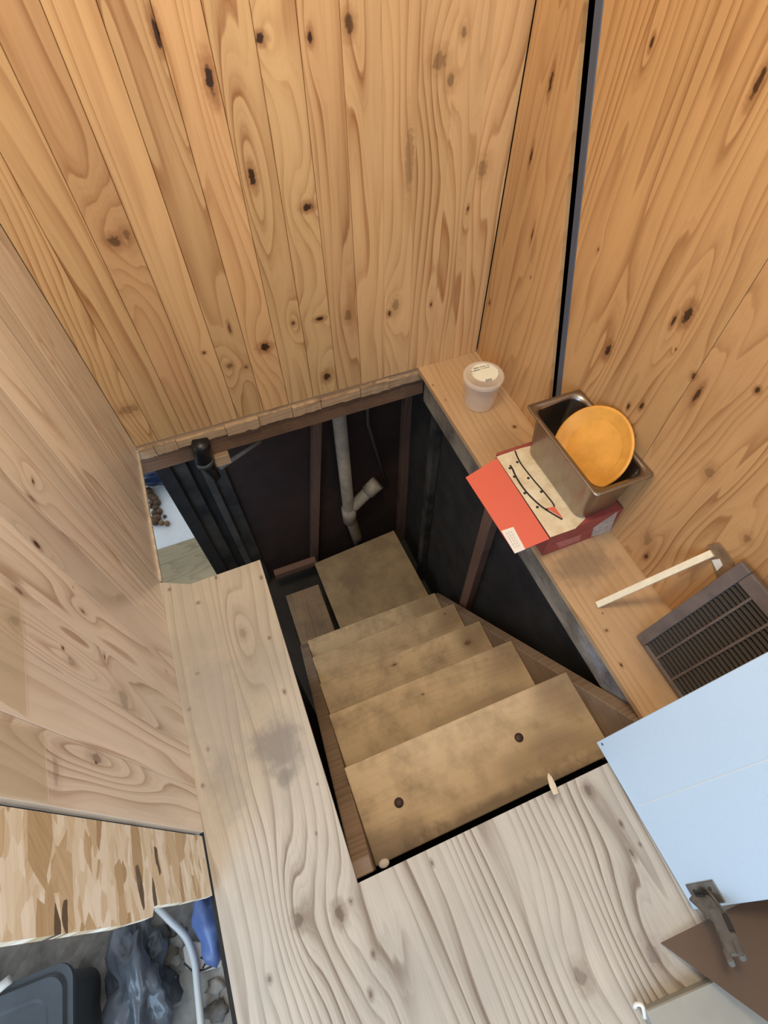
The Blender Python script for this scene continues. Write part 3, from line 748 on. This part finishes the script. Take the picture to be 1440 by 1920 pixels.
bar('hinge_arm', A1 - (A2-A1)*0.25, A2, 0.0125, 0.005, m_zinc, upv, 0.0125)
bar('arm_slot', A1 - sd*0.0105 + (A2-A1)*0.02, A1 - sd*0.0105 + (A2-A1)*0.55, 0.004, 0.0056, m_zincd, upv)
bar('arm_foot', A2 - (A2-A1)*0.25 + sd*0.0125, A2 + (A2-A1)*0.10 + sd*0.0125, 0.0045, 0.007, m_zinc, upv)
bar('arm_foot', A2 - (A2-A1)*0.25 - sd*0.009, A2 + (A2-A1)*0.20 - sd*0.008, 0.005, 0.007, m_zinc, upv)

# ---- brown sheet, pale flat box and clip beside the door
b1, b2 = at_z((1238, 1768), 0.003), at_z((1442, 1918), 0.10)
b4 = Vector((0.62, -0.290, 0.020)); b3 = b4 + (b2-b1)*1.2
sheet = prism('hardboard_sheet', [b1, b2, b3, b4], (0, 0, 0.003), plain('brown_hardboard', (0.15, 0.112, 0.09), 0.45, noise=0.15, nscale=8))
tag(sheet, 'smooth brown hardboard sheet tilted up from the floor below the hinge', 'board')
c0, c1 = at_z((1212, 1894), 0.025), at_z((1312, 1850), 0.025)
ex = (c1-c0).normalized(); ey = Vector((ex.y, -ex.x, 0))
if ey.y > 0: ey = -ey
pb = [c0, c0 + ex*0.42, c0 + ex*0.42 + ey*0.25, c0 + ey*0.25]
pbx = prism('flat_box', pb, (0, 0, -0.025), plain('pale_grey_card', (0.36, 0.36, 0.33), 0.5, noise=0.15, nscale=9), None, 0.002)
tag(pbx, 'flat pale grey box lying on the plywood under the brown sheet', 'flat box')
k0 = at_z((1190, 1882), 0.012); k1 = at_z((1210, 1905), 0.012)
clip = empty('plastic_clip', (k0.x, k0.y, 0)); tag(clip, 'tiny white plastic clip at the corner of the flat grey box', 'clip')
bm = tube(bmesh.new(), spline([at_z((1209, 1908), 0.002), at_z((1207, 1893), 0.014), at_z((1202, 1884), 0.016), at_z((1193, 1883), 0.010), at_z((1190, 1888), 0.003)], 5), 0.0035, 8)
put(mesh_obj('clip_loop', bm, plain('clip_white', (0.85, 0.86, 0.82), 0.35), None, True), clip)

# ================================================================== CLEAR TAPE ON THE LEFT WALL
m_tape = alpha_mat('clear_tape', (0.80, 0.72, 0.56), 0.30, 0.12)
for pts, lb_ in ((((-20, 1085), (38, 1120), (46, 1190), (52, 1345), (-20, 1300)), 'strip of clear shiny tape stuck high across the left wall boards'), (((-20, 1345), (84, 1372), (93, 1503), (-20, 1486)), 'strip of clear shiny tape stuck along the end of the left wall')):
    tp = [at_x(p, XL+0.0012) for p in pts]
    tag(prism('clear_tape', tp, (-0.0006, 0, 0), m_tape), lb_, 'tape')

# ================================================================== LOWER GROUND, LEFT
m_cord = plain('white_cord', (0.74, 0.76, 0.76), 0.4)
cp = [at_z(p, GZ+0.030) for p in ((300, 1700), (322, 1722), (348, 1757), (364, 1800), (370, 1850), (375, 1900), (380, 1960))]
cp[0].z += 0.02; cp[1].z += 0.02
tag(mesh_obj('power_cord', tube(bmesh.new(), spline(cp, 8), 0.0075, 10), m_cord, None, True), 'white power cord running over the rubble beside the plywood', 'cord')
def lump(name, c, size, seed, mat, amp=0.25, sub=3, fr=4.0, parent=None):
    from mathutils import noise as nz_
    bm = bmesh.new(); bmesh.ops.create_icosphere(bm, subdivisions=sub, radius=1.0)
    for v in bm.verts:
        k = 1 + amp*nz_.noise(v.co*fr*0.35 + Vector((seed*3.1, seed, 0))) + amp*0.5*nz_.noise(v.co*fr + Vector((0, seed*2.2, 0)))
        v.co = Vector((v.co.x*size[0]*k, v.co.y*size[1]*k, v.co.z*size[2]*k)) + Vector(c)
    return mesh_obj(name, bm, mat, parent, True)
m_blue = plain('blue_plastic', (0.13, 0.20, 0.45), 0.35, noise=0.3, nscale=20)
c = at_z((392, 1735), GZ+0.05)
bag = lump('blue_bag', (c.x, c.y+0.01, GZ+0.045), (0.035, 0.075, 0.045), 2.0, m_blue, 0.5, 3, 3.0)
tag(bag, 'crumpled blue plastic bag wedged against the plywood edge', 'bag')
m_tile = plain('pale_cracked_pot', (0.62, 0.56, 0.50), 0.7, noise=0.2, nscale=30)
tpt = [(342, 1778), (352, 1766), (392, 1768), (418, 1770), (416, 1812), (380, 1823), (348, 1816)]
tile = prism('broken_tile', [at_z(p, GZ+0.020) for p in tpt], (0, 0, -0.018), m_tile, None, 0.002)
tag(tile, 'pale broken tile with dark crackled lines under the white cord', 'tile')
for pts in (((380, 1816), (388, 1800), (397, 1795), (400, 1782), (396, 1772)), ((388, 1800), (376, 1795)), ((397, 1795), (408, 1800)), ((345, 1806), (362, 1822), (384, 1818), (410, 1806)), ((383, 1808), (394, 1806)), ((400, 1784), (412, 1782))):
    stroke('crack_line', [at_z(p, GZ+0.0208) for p in pts], 0.0035, GZ+0.0208, m_ink, tile)
m_stone = [plain('rubble_%d' % i, c_, 0.9, noise=0.4, nscale=40) for i, c_ in enumerate(((0.42, 0.40, 0.37), (0.30, 0.24, 0.19), (0.52, 0.50, 0.47), (0.22, 0.21, 0.20)))]
for i, (px, py, w, k) in enumerate(((334, 1762, 11, 2), (316, 1788, 13, 1), (300, 1752, 15, 3), (328, 1800, 10, 2), (322, 1835, 11, 0), (405, 1850, 12, 0), (300, 1885, 12, 0), (408, 1895, 14, 3), (340, 1745, 9, 1))):
    c = at_z((px, py), GZ); s_ = w/F*1.55
    rs = lump('stone', (c.x, c.y, GZ+s_*0.15), (s_, s_*0.8, s_*0.40), i+1.0, m_stone[k], 0.8, 2, 4.0)
    tag(rs, ('mid grey', 'brown', 'pale', 'dark grey')[k] + ' chunk of dusty rubble lying on the lower ground', 'stone', 'rubble on the lower ground')
m_slate = plain('dark_slate_plastic', (0.075, 0.086, 0.098), 0.45, noise=0.35, nscale=12)
bc = at_z((128, 1788), GZ+0.16)
tubm = Matrix.Translation((bc.x-0.19, bc.y-0.17, GZ)) @ Matrix.Rotation(math.radians(-3), 4, 'Z')
bin_ = empty('storage_bin', (bc.x-0.19, bc.y-0.17, GZ)); tag(bin_, 'dark slate grey plastic bin on the lower ground under the strand board', 'bin')
bm = loft(bmesh.new(), [[tubm @ v for v in lp_] for lp_ in (rrect(-0.19, 0.17, -0.24, 0.15, 0.0, 0.03), rrect(-0.20, 0.18, -0.25, 0.16, 0.15, 0.03), rrect(-0.21, 0.19, -0.26, 0.17, 0.152, 0.03), rrect(-0.21, 0.19, -0.26, 0.17, 0.162, 0.03))])
put(mesh_obj('bin_body', bm, m_slate), bin_)
bm = loft(bmesh.new(), [[tubm @ v for v in lp_] for lp_ in (rrect(-0.20, 0.18, -0.25, 0.16, 0.162, 0.03), rrect(-0.195, 0.175, -0.245, 0.155, 0.170, 0.03), rrect(-0.17, 0.15, -0.22, 0.13, 0.170, 0.03), rrect(-0.165, 0.145, -0.215, 0.125, 0.165, 0.03))])
put(mesh_obj('bin_lid', bm, m_slate), bin_)
m_film = plain('dark_crinkled_film', (0.15, 0.17, 0.20), 0.25, noise=0.5, nscale=10, bump=0.8)
c = at_z((205, 1870), GZ)
tag(lump('plastic_sack', (bc.x+0.080, c.y, GZ+0.035), (0.060, 0.11, 0.05), 5.0, m_film, 0.7, 4, 5.0), 'crinkled dark plastic sack beside the slate bin', 'sack')
c0, c1 = at_z((-20, 1868), GZ+0.178), at_z((19, 1836), GZ+0.178)
tag(mesh_obj('white_stick', tube(bmesh.new(), [c0, c1], 0.008, 10), plain('white_plastic', (0.80, 0.80, 0.76), 0.4), None, True), 'white plastic stick end lying on the dark bin', 'stick')

# ================================================================== BASEMENT THINGS
PY_ = 1.438
m_pvc = plain('dirty_white_pipe', (0.42, 0.37, 0.31), 0.5, noise=0.35, nscale=18)
pipe = empty('drain_pipe', (0.36, PY_, BF)); tag(pipe, 'dirty off-white drain pipe with an elbow against the basement wall', 'pipe')
pa, pb_, pcx = at_y((636, 778), PY_), at_y((655, 965), PY_), at_y((668, 1012), PY_)
put(mesh_obj('pipe_run', tube(bmesh.new(), [(pa.x, PY_, -0.07), (pb_.x, PY_, pb_.z), (pcx.x+0.02, PY_, pcx.z-0.1)], 0.029, 16), m_pvc, None, True), pipe)
put(mesh_obj('coupling', tube(bmesh.new(), [(pb_.x, PY_, pb_.z-0.05), (pb_.x, PY_, pb_.z+0.06)], 0.036, 16), m_pvc, None, True), pipe)
e0 = at_y((662, 950), PY_); e1 = at_y((690, 922), PY_); e2 = at_y((708, 905), PY_)
put(mesh_obj('elbow', tube(bmesh.new(), spline([e0, e1, e2], 5), 0.030, 14), m_pvc, None, True), pipe)
put(mesh_obj('coupling', tube(bmesh.new(), [e1, e2], 0.037, 14), m_pvc, None, True), pipe)
r0, r1 = at_y((690, 795), 1.47), at_y((724, 905), 1.47)
tag(mesh_obj('thin_rod', tube(bmesh.new(), [(r0.x, 1.47, -0.06), r0, r1], 0.008, 8), plain('dull_rod', (0.09, 0.085, 0.085), 0.6), None, True), 'thin dark rod hanging beside the drain pipe', 'rod')
fx = empty('black_fixture', (at_y((378, 845), YB-0.02).x, YB-0.02, -0.06)); tag(fx, 'black plastic fixture hanging under the torn edge of the back wall', 'fixture')
q0 = at_y((376, 828), YB-0.018); q1 = at_y((382, 862), YB-0.018); q2 = at_y((392, 876), YB-0.018); q3 = at_y((406, 895), YB-0.018)
m_blk = plain('black_plastic', (0.010, 0.011, 0.014), 0.4)
put(mesh_obj('housing', tube(bmesh.new(), [q0, q0.lerp(q1, 0.15), q1], [0.026, 0.029, 0.028], 18), m_blk, None, True), fx)
put(mesh_obj('collar', tube(bmesh.new(), [q1, q1.lerp(q2, 0.4)], 0.031, 18), plain('grey_collar', (0.05, 0.055, 0.06), 0.4), None, True), fx)
put(mesh_obj('nozzle', tube(bmesh.new(), [q1, q2, q3], [0.024, 0.021, 0.015], 14), m_blk, None, True), fx)
w0 = at_y((418, 858), YB-0.004)
blk = box('wood_block', (w0.x-0.03, YB-0.016, w0.z-0.025), (w0.x+0.022, YB+0.0055, w0.z+0.02), m_raw, None, 0.002)
tag(blk, 'small pale wood block nailed to the header beside the black fixture', 'wood block')
g0, g1 = at_y((412, 878), YB+0.05), at_y((488, 826), YB+0.09)
tag(mesh_obj('metal_rod', tube(bmesh.new(), [g0, g1], 0.009, 8), plain('grey_rod', (0.20, 0.19, 0.18), 0.5), None, True), 'grey rod sloping under the header beam beside the black fixture', 'rod')

# ---- seen through the gap under the left wall
OZ = BF + 0.02
e_ = at_z((335, 1018), OZ)
m_plank = wood('outdoor_plank', 'Y', 'X', (0.42, 0.35, 0.22), (0.24, 0.19, 0.11), 61.0, 14, 1.0, 0.2, rough=0.6)
tag(box('plank', (-1.1, 1.50, BF), (-0.18, e_.y, OZ), m_plank, None, 0.002), 'wide olive-brown plank seen through the gap under the left wall', 'plank')
f_ = at_z((290, 893), OZ)
tag(box('white_sheet', (-1.2, e_.y+0.001, BF), (-0.18, f_.y+0.1, OZ), plain('white_board', (0.78, 0.81, 0.82), 0.5, noise=0.08, nscale=12), None, 0.002), 'white board lying past the olive-brown plank', 'board')
f2 = at_z((290, 890), OZ+0.088)
tag(lump('dark_blue_bag', (f2.x, f2.y, OZ+0.097), (0.17, 0.075, 0.078), 9.0, plain('navy_plastic', (0.025, 0.045, 0.10), 0.15, noise=0.5, nscale=6), 0.5, 3, 4.0), 'shiny navy blue plastic bag on the far end of the white board', 'bag')
gar = empty('seed_pod_string', at_z((300, 955), OZ)); tag(gar, 'string of brown round seed pods lying on the white board', 'seed pods')
rr = random.Random(21)
m_pods = [plain('pod_%d' % i, c_, 0.6) for i, c_ in enumerate(((0.13, 0.065, 0.03), (0.09, 0.05, 0.022), (0.22, 0.13, 0.06)))]
for i, (px, py, w) in enumerate(((281, 925, 9), (287, 935, 9), (292, 938, 8), (297, 946, 8), (286, 945, 6), (294, 955, 7), (301, 962, 7), (292, 965, 7), (297, 974, 8), (293, 982, 8), (304, 983, 6), (315, 984, 6), (310, 970, 4), (284, 952, 4), (289, 975, 6))):
    c = at_z((px, py), OZ); s_ = w/F*2.9
    bm = bmesh.new(); bmesh.ops.create_icosphere(bm, subdivisions=2, radius=s_, matrix=Matrix.Translation((c.x, c.y, OZ+s_*0.9)))
    put(mesh_obj('seed_pod', bm, m_pods[2 if i in (10, 11) else i % 2], None, True), gar)
